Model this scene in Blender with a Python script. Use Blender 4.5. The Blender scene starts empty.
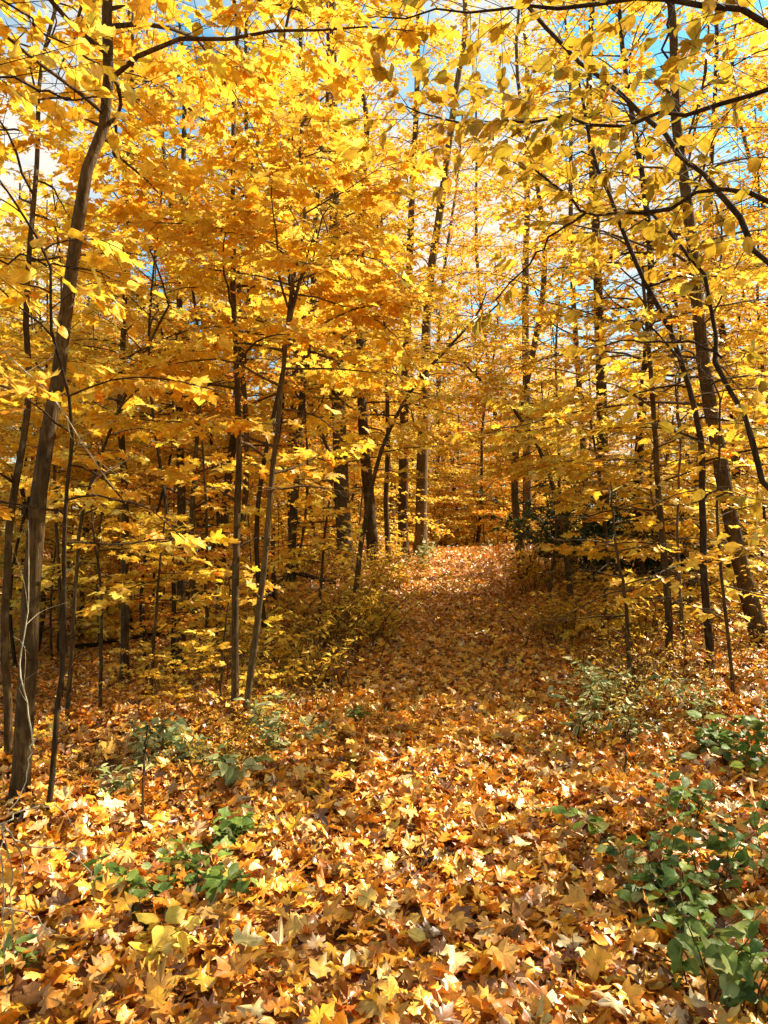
import bpy, math, numpy as np
R = math.radians
rs = np.random.RandomState

# ------------------------------------------------------------------ camera, sky, sun, exposure
scn = bpy.context.scene
FPX, CAMZ, PITCH = 739.4, 1.5, R(3.0)
cd = bpy.data.cameras.new("camera"); cam = bpy.data.objects.new("camera", cd)
scn.collection.objects.link(cam); scn.camera = cam
cd.sensor_fit = 'VERTICAL'; cd.sensor_height = 24; cd.lens = 12 / (512 / FPX)
cd.clip_start = 0.05; cd.clip_end = 2000
cam.location = (0, 0, CAMZ); cam.rotation_euler = (R(90) + PITCH, 0, 0)

SUN_AZ, SUN_EL = R(60), R(44)            # azimuth to the right of straight ahead (+Y)
SUND = np.array([math.sin(SUN_AZ) * math.cos(SUN_EL), math.cos(SUN_AZ) * math.cos(SUN_EL), math.sin(SUN_EL)])
sl = bpy.data.lights.new("sun", 'SUN'); so = bpy.data.objects.new("sun", sl); scn.collection.objects.link(so)
sl.energy = 4.6; sl.angle = R(0.5); sl.color = (1.0, 0.89, 0.69)
from mathutils import Vector
so.rotation_euler = Vector(SUND).to_track_quat('Z', 'Y').to_euler()
so.location = tuple(SUND * 60)

W = bpy.data.worlds.new("World"); scn.world = W; W.use_nodes = True
nt = W.node_tree; nt.nodes.clear()
def nd(t, k, **kw):
    n = t.nodes.new(k)
    for a, b in kw.items():
        if hasattr(n, a): setattr(n, a, b)
        else: n.inputs[a].default_value = b
    return n
out = nd(nt, 'ShaderNodeOutputWorld'); bg = nd(nt, 'ShaderNodeBackground'); bg.inputs[1].default_value = 0.15
sky = nd(nt, 'ShaderNodeTexSky', sky_type='NISHITA', sun_disc=False, sun_elevation=SUN_EL, sun_rotation=SUN_AZ,
         air_density=1.0, dust_density=0.6, ozone_density=1.6)
tc = nd(nt, 'ShaderNodeTexCoord'); mp = nd(nt, 'ShaderNodeMapping'); mp.inputs['Scale'].default_value = (1, 1, 1.6)
mp.inputs['Location'].default_value = (1.3, 0.7, 0.4)
nz = nd(nt, 'ShaderNodeTexNoise'); nz.inputs['Scale'].default_value = 2.6; nz.inputs['Detail'].default_value = 7; nz.inputs['Roughness'].default_value = 0.52
rp = nd(nt, 'ShaderNodeValToRGB'); rp.color_ramp.elements[0].position = 0.44; rp.color_ramp.elements[1].position = 0.56
tint = nd(nt, 'ShaderNodeMix', data_type='RGBA', blend_type='MULTIPLY'); tint.inputs['Factor'].default_value = 1.0
tint.inputs[7].default_value = (0.26, 0.54, 0.50, 1)
mx = nd(nt, 'ShaderNodeMix', data_type='RGBA'); mx.inputs[7].default_value = (2.2, 2.05, 1.82, 1)
nt.links.new(tc.outputs['Generated'], mp.inputs[0]); nt.links.new(mp.outputs[0], nz.inputs['Vector'])
nt.links.new(nz.outputs['Fac'], rp.inputs[0]); nt.links.new(sky.outputs[0], tint.inputs[6])
nt.links.new(tint.outputs[2], mx.inputs[6]); nt.links.new(rp.outputs[0], mx.inputs['Factor'])
nt.links.new(mx.outputs[2], bg.inputs[0]); nt.links.new(bg.outputs[0], out.inputs[0])

vs = scn.view_settings; vs.view_transform = 'Standard'; vs.look = 'None'; vs.gamma = 1; vs.use_curve_mapping = False
vs.exposure = 1.72
scn.render.engine = 'CYCLES'
cy = scn.cycles; cy.max_bounces = 12; cy.diffuse_bounces = 10; cy.transmission_bounces = 10; cy.glossy_bounces = 2
cy.use_denoising = True; cy.use_adaptive_sampling = True; cy.adaptive_threshold = 0.02
cy.sample_clamp_indirect = 6; cy.caustics_reflective = False; cy.caustics_refractive = False

# ------------------------------------------------------------------ lie of the land
def sst(a, b, v):
    t = np.clip((v - a) / (b - a), 0, 1); return t * t * (3 - 2 * t)
def lump(x, y):
    return 0.5 * np.sin(1.3 * x + 0.7 * y) * np.sin(0.9 * y - 0.4 * x + 1) + 0.3 * np.sin(2.9 * x - 1.7 * y + 2) * np.sin(2.3 * y + 1.1 * x) + 0.2 * np.sin(5.1 * x + 4.3 * y)
def trail_x(y):
    return np.interp(y, [-50, 0, 3, 6, 9.7, 14, 22, 27, 36, 60], [0.1, 0.15, 0.25, 0.45, 1.0, 1.35, 2.0, 2.9, 6.5, 20])
def rise(y):
    return np.interp(y, [-200, 5, 7, 9.7, 12, 14, 17, 20, 22.5, 25, 30, 400], [0, 0, 0.02, 0.2, 0.38, 0.57, 0.92, 1.30, 1.50, 1.55, 1.40, 1.2])
def height(x, y):
    x = np.asarray(x, float); y = np.asarray(y, float)
    u = x - trail_x(y); p = rise(y)
    far = 1 - sst(24, 40, y) * 0.6
    z = p - (p + 0.55 * sst(5.5, 8, y)) * sst(2.0, 4.8, -u) * far - (p * 0.55) * sst(2.5, 8.0, u) * far
    bank = 0.72 * sst(7.5, 13, y) * (1 - sst(19, 25, y))
    z = z + bank * np.exp(-((u + 2.4) / 0.9) ** 2)
    z = z + 0.36 * sst(1.1, 2.3, u) * sst(4, 8, y) * (1 - sst(20, 26, y))
    edge = sst(0.6, 2.0, np.abs(u))
    return z + lump(x, y) * (0.025 + 0.06 * edge)
def ray(px, py):
    a = (px - 384) / FPX; b = (512 - py) / FPX
    return np.array([a, math.cos(PITCH) - b * math.sin(PITCH), math.sin(PITCH) + b * math.cos(PITCH)])
def at(px, py, d):                       # world point seen at a pixel of the photo at depth d
    r = ray(px, py); return np.array([0, 0, CAMZ]) + r * d / r[1]
def ground_at(px, py):
    r = ray(px, py); d = 1.0
    while d < 80:
        p = np.array([0, 0, CAMZ]) + r * d
        if p[2] < height(p[0], p[1]): break
        d += 0.02
    return p

# ------------------------------------------------------------------ mesh gathering
class Acc:
    def __init__(s): s.V = []; s.F = []; s.M = []; s.C = []; s.L = []; s.n = 0
    def add(s, V, F, m=0, C=None, L=None):
        V = np.asarray(V, np.float32).reshape(-1, 3); F = np.asarray(F, np.int32).reshape(-1, 3)
        s.V.append(V); s.F.append(F + s.n); s.M.append(np.full(len(F), m, np.int32))
        s.C.append(np.zeros((len(V), 4), np.float32) + 0.3 if C is None else C)
        s.L.append(np.zeros((len(V), 3), np.float32) if L is None else L); s.n += len(V)
    def build(s, name, mats, parent=None, colour=True):
        V = np.concatenate(s.V); F = np.concatenate(s.F); M = np.concatenate(s.M)
        me = bpy.data.meshes.new(name)
        me.vertices.add(len(V)); me.vertices.foreach_set('co', V.ravel())
        me.loops.add(len(F) * 3); me.loops.foreach_set('vertex_index', F.ravel())
        me.polygons.add(len(F)); me.polygons.foreach_set('loop_start', np.arange(0, len(F) * 3, 3, dtype=np.int32))
        me.polygons.foreach_set('material_index', M)
        me.polygons.foreach_set('use_smooth', np.ones(len(F), bool))
        if colour:
            a = me.attributes.new('tint', 'FLOAT_COLOR', 'POINT'); a.data.foreach_set('color', np.concatenate(s.C).astype(np.float32).ravel())
            b = me.attributes.new('blade', 'FLOAT_VECTOR', 'POINT'); b.data.foreach_set('vector', np.concatenate(s.L).astype(np.float32).ravel())
        for m in mats: me.materials.append(m)
        me.update(); me.validate()
        o = bpy.data.objects.new(name, me); scn.collection.objects.link(o)
        if parent is not None: o.parent = parent
        return o

def unit(v): return v / np.maximum(np.linalg.norm(v, axis=-1, keepdims=True), 1e-9)

def tube(acc, P, rad, n=7, m=0, wob=0.0, rng=None):
    P = np.asarray(P, float); k = len(P); rad = np.broadcast_to(np.asarray(rad, float), (k,))
    T = unit(np.gradient(P, axis=0)); ref = np.array([0.3, 1, 0.1]) if abs(T[0][2]) > 0.7 else np.array([0, 0, 1.0])
    A = unit(np.cross(T, ref)); B = np.cross(T, A); th = np.arange(n) * 2 * math.pi / n
    rr = rad[:, None] * np.ones(n)
    if wob and rng is not None: rr = rr * (1 + wob * rng.randn(k, n) * 0.5 + wob * np.sin(th * 2 + rng.rand() * 6))
    V = P[:, None] + rr[..., None] * (np.cos(th)[None, :, None] * A[:, None] + np.sin(th)[None, :, None] * B[:, None])
    i = np.arange(k - 1)[:, None] * n; j = np.arange(n)[None]; j2 = (j + 1) % n
    q = np.stack([i + j, i + j2, i + n + j2, i + n + j], -1).reshape(-1, 4)
    F = np.concatenate([q[:, [0, 1, 2]], q[:, [0, 2, 3]]])
    cap = np.array([[(k - 1) * n, (k - 1) * n + a, (k - 1) * n + a + 1] for a in range(1, n - 1)])
    acc.add(V, np.concatenate([F, cap]), m)
def smooth_poly(P, n):
    P = np.asarray(P, float); s = np.r_[0, np.cumsum(np.linalg.norm(np.diff(P, axis=0), axis=1))]; t = np.linspace(0, s[-1], n)
    # Catmull-Rom through the points
    Q = np.vstack([2 * P[0] - P[1], P, 2 * P[-1] - P[-2]]); out = []
    for v in t:
        i = min(max(np.searchsorted(s, v, side='right') - 1, 0), len(P) - 2); f = (v - s[i]) / max(s[i + 1] - s[i], 1e-6)
        a, b, c, d = Q[i:i + 4]
        out.append(0.5 * (2 * b + (c - a) * f + (2 * a - 5 * b + 4 * c - d) * f * f + (3 * b - a - 3 * c + d) * f ** 3))
    return np.array(out)

def mirror(side):
    r = np.array(side, float); l = r[1:-1][::-1] * [-1, 1]; return np.vstack([r, l])
MAPLE = mirror([(0, 0), (.13, -.05), (.30, -.01), (.44, .06), (.34, .16), (.27, .27), (.45, .36), (.50, .50), (.62, .62), (.44, .62), (.33, .58), (.20, .57), (.28, .73), (.15, .82), (0, 1.03)])
MAPLE_MID = mirror([(0, 0), (.42, .03), (.26, .27), (.60, .61), (.20, .56), (0, 1.0)])
MAPLE_FAR = np.array([(0, 0), (.45, .32), (.2, .5), (0, 1), (-.2, .5), (-.45, .32)])
OVAL = mirror([(0, 0), (.20, .10), (.33, .30), (.35, .50), (.25, .75), (.10, .92), (0, 1.04)])
LANCE = mirror([(0, 0), (.12, .15), (.17, .40), (.11, .72), (0, 1.0)])
def template(o, centre=None):
    n = len(o)
    if centre is None:
        return o, np.array([[0, a, a + 1] for a in range(1, n - 1)])
    return np.vstack([o, [centre]]), np.array([[n, a, (a + 1) % n] for a in range(n)])
T_NEAR = template(MAPLE, (0, .36)); T_MID = template(MAPLE_MID, (0, .36)); T_FAR = template(MAPLE_FAR)
T_OVAL = template(OVAL, (0, .45)); T_LANCE = template(LANCE, (0, .42)); T_OVALFAR = template(np.array([(0, 0), (.3, .3), (.27, .7), (0, 1), (-.27, .7), (-.3, .3)]))

def leaves(acc, tm, P, F, N, S, C, rng, curl=0.25, fold=0.2, ruffle=0.05, m=0):
    """one blade per row of P: base point P, direction F, upper side N, length S, colour C"""
    T, tri = tm; n = len(P); k = len(T)
    if n == 0: return
    F = unit(F); X = unit(np.cross(F, N)); Z = np.cross(X, F)
    x = T[None, :, 0] * (S * rng.uniform(.82, 1.12, n))[:, None]; y = T[None, :, 1] * S[:, None]
    cu = (rng.randn(n) * curl * .7 + curl * .5)[:, None]; fo = (rng.randn(n) * fold * .6 + fold * .5)[:, None]
    z = S[:, None] * (fo * np.abs(T[None, :, 0]) - cu * T[None, :, 1] ** 2 + ruffle * rng.randn(n, k))
    z = z + S[:, None] * (rng.randn(n, 1) * curl * .5) * T[None, :, 0] ** 2 * 2
    V = P[:, None] + x[..., None] * X[:, None] + y[..., None] * F[:, None] + z[..., None] * Z[:, None]
    Fc = (tri[None] + (np.arange(n) * k)[:, None, None]).reshape(-1, 3)
    col = np.repeat(np.c_[C, np.ones(n)], k, 0)
    L = np.zeros((n, k, 3), np.float32); L[..., 0] = T[None, :, 0]; L[..., 1] = T[None, :, 1]; L[..., 2] = rng.rand(n)[:, None] * 50
    acc.add(V, Fc, m, col.astype(np.float32), L.reshape(-1, 3))

def palette(rng, n, cols, w, jit=0.12):
    cols = np.array(cols); w = np.array(w, float); i = rng.choice(len(cols), n, p=w / w.sum())
    c = cols[i] * (1 + rng.randn(n, 1) * jit) * (1 + rng.randn(n, 3) * jit * .35)
    return np.clip(c, 0.004, 0.9)
GOLD = ([(.88, .53, .045), (.90, .60, .09), (.87, .46, .03), (.80, .51, .045), (.80, .34, .022)], [5, 3, 1.8, 1.2, .25])
PALE = ([(.89, .61, .09), (.88, .55, .05), (.80, .56, .07), (.90, .67, .18)], [4, 3, 1.2, 1])
ORANGE = ([(.85, .40, .03), (.80, .29, .022), (.87, .50, .05), (.62, .18, .02)], [4, 2, 2, .8])
LIMB_SHADED = ([(.52, .33, .028), (.44, .31, .03), (.62, .38, .035), (.36, .27, .03)], [4, 3, 2, 1])  # olive darkened: the shade over the overhanging leaves is put into their colour
OLIVE = ([(.74, .45, .04), (.64, .41, .04), (.82, .49, .05), (.50, .37, .04)], [4, 3, 2, 1])
LITTER = ([(.72, .31, .026), (.70, .24, .018), (.75, .41, .08), (.78, .38, .028), (.82, .58, .26), (.46, .165, .022), (.18, .065, .016), (.58, .13, .018), (.66, .37, .11)], [5, 5, 3, 3.6, 1.6, 3, 3, .2, 2])
TRAMPLED = ([(.76, .37, .035), (.72, .28, .022), (.76, .46, .08), (.46, .18, .024), (.78, .52, .18), (.20, .075, .02)], [5, 4, 3, 2.4, 1.4, 1.2])
GREEN = ([(.11, .17, .03), (.16, .23, .035), (.22, .27, .05), (.32, .34, .12)], [4, 3, 2, .7])
DARKGREEN = ([(.03, .07, .02), (.05, .10, .025), (.10, .12, .03)], [4, 3, 1])
SAGE = ([(.30, .33, .11), (.42, .44, .18), (.60, .54, .25), (.22, .26, .07)], [3, 3, 1.8, 1.6])

# ------------------------------------------------------------------ materials
def new_mat(name):
    m = bpy.data.materials.new(name); m.use_nodes = True; t = m.node_tree; t.nodes.clear(); return m, t
def leaf_mat(name, trans=.45, rough=.5, spec=.35, veins=True):
    m, t = new_mat(name); o = nd(t, 'ShaderNodeOutputMaterial')
    a = nd(t, 'ShaderNodeAttribute', attribute_name='tint'); b = nd(t, 'ShaderNodeAttribute', attribute_name='blade')
    # blotches and veins in the blade's own coordinates
    nz = nd(t, 'ShaderNodeTexNoise'); nz.inputs['Scale'].default_value = 3.5; nz.inputs['Detail'].default_value = 3
    t.links.new(b.outputs['Vector'], nz.inputs['Vector'])
    mr = nd(t, 'ShaderNodeMapRange'); mr.inputs[1].default_value = .3; mr.inputs[2].default_value = .72; mr.inputs[3].default_value = 1.15; mr.inputs[4].default_value = .72
    t.links.new(nz.outputs['Fac'], mr.inputs[0])
    mul = nd(t, 'ShaderNodeMix', data_type='RGBA', blend_type='MULTIPLY'); mul.inputs['Factor'].default_value = 1
    t.links.new(a.outputs['Color'], mul.inputs[6]); t.links.new(mr.outputs[0], mul.inputs[7]); col = mul.outputs[2]
    bs = nd(t, 'ShaderNodeBsdfPrincipled'); bs.inputs['Roughness'].default_value = rough; bs.inputs['Specular IOR Level'].default_value = spec
    if veins:
        sp = nd(t, 'ShaderNodeSeparateXYZ'); t.links.new(b.outputs['Vector'], sp.inputs[0])
        ab = nd(t, 'ShaderNodeMath', operation='ABSOLUTE'); t.links.new(sp.outputs[0], ab.inputs[0])
        at2 = nd(t, 'ShaderNodeMath', operation='ARCTAN2'); t.links.new(ab.outputs[0], at2.inputs[0]); t.links.new(sp.outputs[1], at2.inputs[1])
        mm = nd(t, 'ShaderNodeMath', operation='PINGPONG'); mm.inputs[1].default_value = .39; t.links.new(at2.outputs[0], mm.inputs[0])
        lt = nd(t, 'ShaderNodeMapRange'); lt.inputs[1].default_value = .0; lt.inputs[2].default_value = .05; lt.inputs[3].default_value = .72; lt.inputs[4].default_value = 1
        t.links.new(mm.outputs[0], lt.inputs[0])
        m2 = nd(t, 'ShaderNodeMix', data_type='RGBA', blend_type='MULTIPLY'); m2.inputs['Factor'].default_value = 1
        t.links.new(col, m2.inputs[6]); t.links.new(lt.outputs[0], m2.inputs[7]); col = m2.outputs[2]
        bp = nd(t, 'ShaderNodeBump'); bp.inputs['Strength'].default_value = .25; bp.inputs['Distance'].default_value = .01
        t.links.new(nz.outputs['Fac'], bp.inputs['Height']); t.links.new(bp.outputs[0], bs.inputs['Normal'])
    tr = nd(t, 'ShaderNodeBsdfTranslucent'); t.links.new(col, tr.inputs[0]); t.links.new(col, bs.inputs['Base Color'])
    mx = nd(t, 'ShaderNodeMixShader'); mx.inputs[0].default_value = trans
    t.links.new(bs.outputs[0], mx.inputs[1]); t.links.new(tr.outputs[0], mx.inputs[2]); t.links.new(mx.outputs[0], o.inputs[0])
    return m
def bark_mat(name, c1, c2, scale=9):
    m, t = new_mat(name); o = nd(t, 'ShaderNodeOutputMaterial'); bs = nd(t, 'ShaderNodeBsdfPrincipled')
    bs.inputs['Roughness'].default_value = .85; bs.inputs['Specular IOR Level'].default_value = .15
    g = nd(t, 'ShaderNodeNewGeometry'); mp = nd(t, 'ShaderNodeMapping'); mp.inputs['Scale'].default_value = (6, 6, 1)
    t.links.new(g.outputs['Position'], mp.inputs[0])
    nz = nd(t, 'ShaderNodeTexNoise'); nz.inputs['Scale'].default_value = scale; nz.inputs['Detail'].default_value = 6; nz.inputs['Roughness'].default_value = .65
    t.links.new(mp.outputs[0], nz.inputs['Vector'])
    n2 = nd(t, 'ShaderNodeTexNoise'); n2.inputs['Scale'].default_value = 3; n2.inputs['Detail'].default_value = 4; t.links.new(g.outputs['Position'], n2.inputs['Vector'])
    rp = nd(t, 'ShaderNodeValToRGB'); rp.color_ramp.elements[0].position = .38; rp.color_ramp.elements[1].position = .66
    rp.color_ramp.elements[0].color = (*c1, 1); rp.color_ramp.elements[1].color = (*c2, 1)
    t.links.new(nz.outputs['Fac'], rp.inputs[0])
    r2 = nd(t, 'ShaderNodeMapRange'); r2.inputs[1].default_value = .35; r2.inputs[2].default_value = .7; r2.inputs[3].default_value = .7; r2.inputs[4].default_value = 1.35
    t.links.new(n2.outputs['Fac'], r2.inputs[0])
    mu = nd(t, 'ShaderNodeMix', data_type='RGBA', blend_type='MULTIPLY'); mu.inputs['Factor'].default_value = 1
    li = nd(t, 'ShaderNodeTexNoise'); li.inputs['Scale'].default_value = 14; li.inputs['Detail'].default_value = 5; t.links.new(g.outputs['Position'], li.inputs['Vector'])
    lr = nd(t, 'ShaderNodeMapRange'); lr.inputs[1].default_value = .58; lr.inputs[2].default_value = .68; lr.inputs[4].default_value = .7; t.links.new(li.outputs['Fac'], lr.inputs[0])
    lm = nd(t, 'ShaderNodeMix', data_type='RGBA'); lm.inputs[7].default_value = (c2[0] * 1.25, c2[1] * 1.45, c2[2] * 1.6, 1)
    t.links.new(lr.outputs[0], lm.inputs['Factor']); t.links.new(rp.outputs[0], lm.inputs[6]); t.links.new(lm.outputs[2], mu.inputs[6]); t.links.new(r2.outputs[0], mu.inputs[7]); t.links.new(mu.outputs[2], bs.inputs['Base Color'])
    bp = nd(t, 'ShaderNodeBump'); bp.inputs['Strength'].default_value = 1; bp.inputs['Distance'].default_value = .03
    t.links.new(nz.outputs['Fac'], bp.inputs['Height']); t.links.new(bp.outputs[0], bs.inputs['Normal']); t.links.new(bs.outputs[0], o.inputs[0])
    return m
M_LEAF = leaf_mat('maple leaf', .48, .5, .3, False); M_LEAFN = leaf_mat('maple leaf veined', .48, .45, .35, True)
M_LIT = leaf_mat('fallen leaf', .14, .38, .5, True); M_GREEN = leaf_mat('green leaf', .3, .5, .22, True)
M_BARK = bark_mat('maple bark', (.045, .025, .008), (.125, .072, .024)); M_DARK = bark_mat('dark bark', (.022, .012, .005), (.065, .038, .014))
M_GREY = bark_mat('grey bark', (.07, .042, .015), (.17, .105, .042)); M_STRAW = bark_mat('bleached stem', (.45, .36, .22), (.7, .6, .42), 20)
M_STEM = bark_mat('green stem', (.07, .07, .03), (.15, .13, .06), 20)

def ground_mat(name, cols, scale):
    m, t = new_mat(name); o = nd(t, 'ShaderNodeOutputMaterial'); bs = nd(t, 'ShaderNodeBsdfPrincipled'); bs.inputs['Roughness'].default_value = .8
    g = nd(t, 'ShaderNodeNewGeometry'); nz = nd(t, 'ShaderNodeTexNoise'); nz.inputs['Scale'].default_value = 4; nz.inputs['Detail'].default_value = 5
    t.links.new(g.outputs['Position'], nz.inputs['Vector'])
    ad = nd(t, 'ShaderNodeMix', data_type='VECTOR'); ad.inputs['Factor'].default_value = .12
    t.links.new(g.outputs['Position'], ad.inputs[4]); t.links.new(nz.outputs['Color'], ad.inputs[5])
    vo = nd(t, 'ShaderNodeTexVoronoi'); vo.inputs['Scale'].default_value = scale; t.links.new(ad.outputs[1], vo.inputs['Vector'])
    se = nd(t, 'ShaderNodeSeparateColor'); t.links.new(vo.outputs['Color'], se.inputs[0])
    rp = nd(t, 'ShaderNodeValToRGB'); cr = rp.color_ramp; cr.interpolation = 'CONSTANT'
    while len(cr.elements) < len(cols): cr.elements.new(.5)
    for i, c in enumerate(cols): cr.elements[i].position = i / len(cols); cr.elements[i].color = (*c, 1)
    t.links.new(se.outputs[0], rp.inputs[0]); t.links.new(rp.outputs[0], bs.inputs['Base Color'])
    bp = nd(t, 'ShaderNodeBump'); bp.inputs['Strength'].default_value = .8; bp.inputs['Distance'].default_value = .03
    t.links.new(vo.outputs['Distance'], bp.inputs['Height']); t.links.new(bp.outputs[0], bs.inputs['Normal']); t.links.new(bs.outputs[0], o.inputs[0])
    return m
M_GROUND = ground_mat('leafy soil', [(.10, .045, .018), (.34, .14, .03), (.20, .08, .025), (.46, .22, .04), (.26, .10, .025), (.5, .30, .09)], 9)
M_PATH = ground_mat('trodden leafy soil', [(.12, .05, .018), (.32, .13, .03), (.22, .085, .025), (.42, .19, .04)], 12)

# ------------------------------------------------------------------ tagging
def tag(o, label=None, cat=None, group=None, kind=None):
    if label: o['label'] = label
    if cat: o['category'] = cat
    if group: o['group'] = group
    if kind: o['kind'] = kind
    return o
def empty(name, loc, label=None, cat=None, group=None):
    o = bpy.data.objects.new(name, None); scn.collection.objects.link(o); o.location = tuple(loc); o.empty_display_size = .2
    return tag(o, label, cat, group)

# ------------------------------------------------------------------ ground and trail
gx = np.concatenate([-np.geomspace(200, 12, 26)[:-1], np.arange(-12, 12.01, .25), np.geomspace(12, 200, 26)[1:]])
gy = np.concatenate([-np.geomspace(60, 4, 14)[:-1], np.arange(-4, 32.01, .25), np.geomspace(32, 400, 30)[1:]])
def sheet(name, X, Y, Z, mat):
    a = Acc(); r, c = X.shape; i = np.arange(r - 1)[:, None] * c + np.arange(c - 1)[None]
    q = np.stack([i, i + 1, i + c + 1, i + c], -1).reshape(-1, 4)
    a.add(np.stack([X, Y, Z], -1), np.concatenate([q[:, [0, 1, 2]], q[:, [0, 2, 3]]])); return a.build(name, [mat], colour=False)
X, Y = np.meshgrid(gx, gy)
tag(sheet('ground', X, Y, height(X, Y), M_GROUND), 'woodland floor sloping under a carpet of fallen leaves', 'ground', kind='structure')
py_ = np.arange(-3, 27, .2); U = np.linspace(-1, 1, 9)
Yp = np.repeat(py_[:, None], 9, 1); Xp = trail_x(Yp) + U[None] * (1.15 + .12 * np.sin(py_ * 1.3))[:, None]
tag(sheet('path', Xp, Yp, height(Xp, Yp) + .012 * (1 - np.abs(U[None]) ** 4), M_PATH), 'leaf covered footpath climbing to a sunlit crest', 'path', kind='structure')

# ------------------------------------------------------------------ where the canopy is open
def sun_foot(P):
    k = np.zeros(len(P))
    Q = P.copy()
    for _ in range(3):
        k = (P[:, 2] - height(Q[:, 0], Q[:, 1])) / SUND[2]; Q = P - SUND[None] * k[:, None]
    return Q
def open_sky(P, rng):
    """False for leaves that would stand in the gaps the sun comes through, or in the walkway"""
    Q = sun_foot(P); u = Q[:, 0] - trail_x(Q[:, 1]); y = Q[:, 1]
    pr = np.ones(len(P)); dap = lump(Q[:, 0] * 2.3 + 3, Q[:, 1] * 1.9)
    A = (y > 2.3) & (y < 7.3 + 0.9 * np.minimum(u + 1.2, 0)) & (u > -3.4) & (u < 1.3); pr[A] = np.where(dap[A] > .2, .7, .03)
    A2 = (y > -1) & (y <= 2.3) & (u > -3.4) & (u < 1.3); pr[A2] = np.where(dap[A2] > -.1, .6, .05)
    A3 = (y > 2) & (y < 7) & (u >= 1.3) & (u < 3.2); pr[A3] = np.where(dap[A3] > .0, .6, .12)
    e = (y - 13.3) / 5.5 - (Q[:, 0] - .1) / 2.6            # edge of the shade across the trail
    B = (y > 13) & (y < 25.5) & (u > -2.6) & (u < 1.7) & (e > 0); pr[B] = .03
    C = (np.abs(Q[:, 0] + 3.3 - .15 * (y - 9)) < .3) & (y > 7.6) & (y < 11); pr[C] = .04
    w = np.abs(P[:, 0] - trail_x(P[:, 1])); hz = P[:, 2] - height(P[:, 0], P[:, 1])
    keep = rng.rand(len(P)) < pr
    keep &= ~((w < 1.35) & (hz < 2.2) & (P[:, 1] < 27))
    keep &= ~((np.hypot(P[:, 0], P[:, 1]) < 1.7) & (hz < 4))
    return keep

# ------------------------------------------------------------------ tree growth
def grow(rng, tp, tr, nb, t0, t1, L, up=(25, 60), ntw=7, nlf=7, ls=.12, pal=GOLD, tm=T_MID, spread=1.0, bare=0.0, prof=.65):
    """branches (polylines + radii), twig segments and blades of one tree, in the tree's own coordinates"""
    s = np.r_[0, np.cumsum(np.linalg.norm(np.diff(tp, axis=0), axis=1))]; s /= s[-1]
    br = []; tw0 = []; tw1 = []; az = rng.rand() * 6.28
    for k in range(nb):
        t = t0 + (t1 - t0) * (k + rng.rand()) / nb
        p = np.array([np.interp(t, s, tp[:, i]) for i in range(3)]); r0 = np.interp(t, s, tr)
        q = (t - t0) / max(1 - t0, .01); az += 2.4 + rng.randn() * .5
        ln = L * (1 - prof * q ** 1.4) * rng.uniform(.55, 1.15); el = R(up[0] + (up[1] - up[0]) * q + rng.randn() * 9)
        n = 8; pts = [p]; a = az; e = el
        for j in range(n - 1):
            pts.append(pts[-1] + ln / (n - 1) * np.array([math.cos(a) * math.cos(e), math.sin(a) * math.cos(e), math.sin(e)]))
            a += rng.randn() * .16; e += (-.05 - el * .11) + rng.randn() * .09
        pts = np.array(pts); rb = min(.62 * r0, .0065 * ln + .004); br.append((pts, np.linspace(rb, .0025, n)))
        m = max(3, int(ntw * ln * rng.uniform(.8, 1.2)))
        for side in range(m):
            f = .18 + .82 * (side + rng.rand()) / m; j = min(int(f * (n - 1)), n - 2); g = f * (n - 1) - j
            c = pts[j] * (1 - g) + pts[j + 1] * g; d = unit(pts[j + 1] - pts[j])
            sg = 1 if side % 2 else -1; an = sg * R(rng.uniform(30, 68)) * spread
            dd = np.array([d[0] * math.cos(an) - d[1] * math.sin(an), d[0] * math.sin(an) + d[1] * math.cos(an), d[2] * .5 + rng.randn() * .14])
            tl = (ln * .34 * (1.1 - .75 * f) + .10) * rng.uniform(.6, 1.25)
            tw0.append(c); tw1.append(c + unit(dd) * tl)
        tw0.append(pts[-2]); tw1.append(pts[-1] + (pts[-1] - pts[-2]) * .5)
    A = np.array(tw0); B = np.array(tw1)
    keep = rng.rand(len(A)) >= bare; A2 = A[keep]; B2 = B[keep]
    # blades in opposite pairs along every twig and one at its tip
    ln = np.linalg.norm(B2 - A2, axis=1); cnt = np.clip((ln / (ls * .42)).astype(int), 2, nlf)
    idx = np.repeat(np.arange(len(A2)), cnt); first = np.r_[0, np.cumsum(cnt)[:-1]]; o = np.arange(len(idx)) - first[idx]
    f = np.where(o == 0, 1.0, .15 + .8 * (o + rng.rand(len(o)) * .6) / cnt[idx]); f = np.minimum(f, 1)
    D = unit(B2 - A2)[idx]; P = A2[idx] + (B2 - A2)[idx] * f[:, None]
    sg = np.where(o % 2 == 0, 1, -1) * (o > 0); an = sg * R(55) + rng.randn(len(o)) * .35
    F = np.stack([D[:, 0] * np.cos(an) - D[:, 1] * np.sin(an), D[:, 0] * np.sin(an) + D[:, 1] * np.cos(an), D[:, 2] * .4 - .22 + rng.randn(len(o)) * .22], 1)
    F = unit(F); P = P + F * (ls * .3) * rng.uniform(.4, 1.4, len(o))[:, None]
    N = unit(np.c_[rng.randn(len(o)) * .38, rng.randn(len(o)) * .38, np.ones(len(o))])
    S = ls * rng.uniform(.6, 1.2, len(o)); C = palette(rng, len(o), *pal)
    # neighbouring sprays turn together
    tone = np.clip(1 + rng.randn(len(A2)) * .10, .75, 1.25)[idx]; C = np.clip(C * np.stack([tone ** .4, tone, tone], 1), .004, .9)
    return br, (A, B), (P, F, N, S, C)

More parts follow.
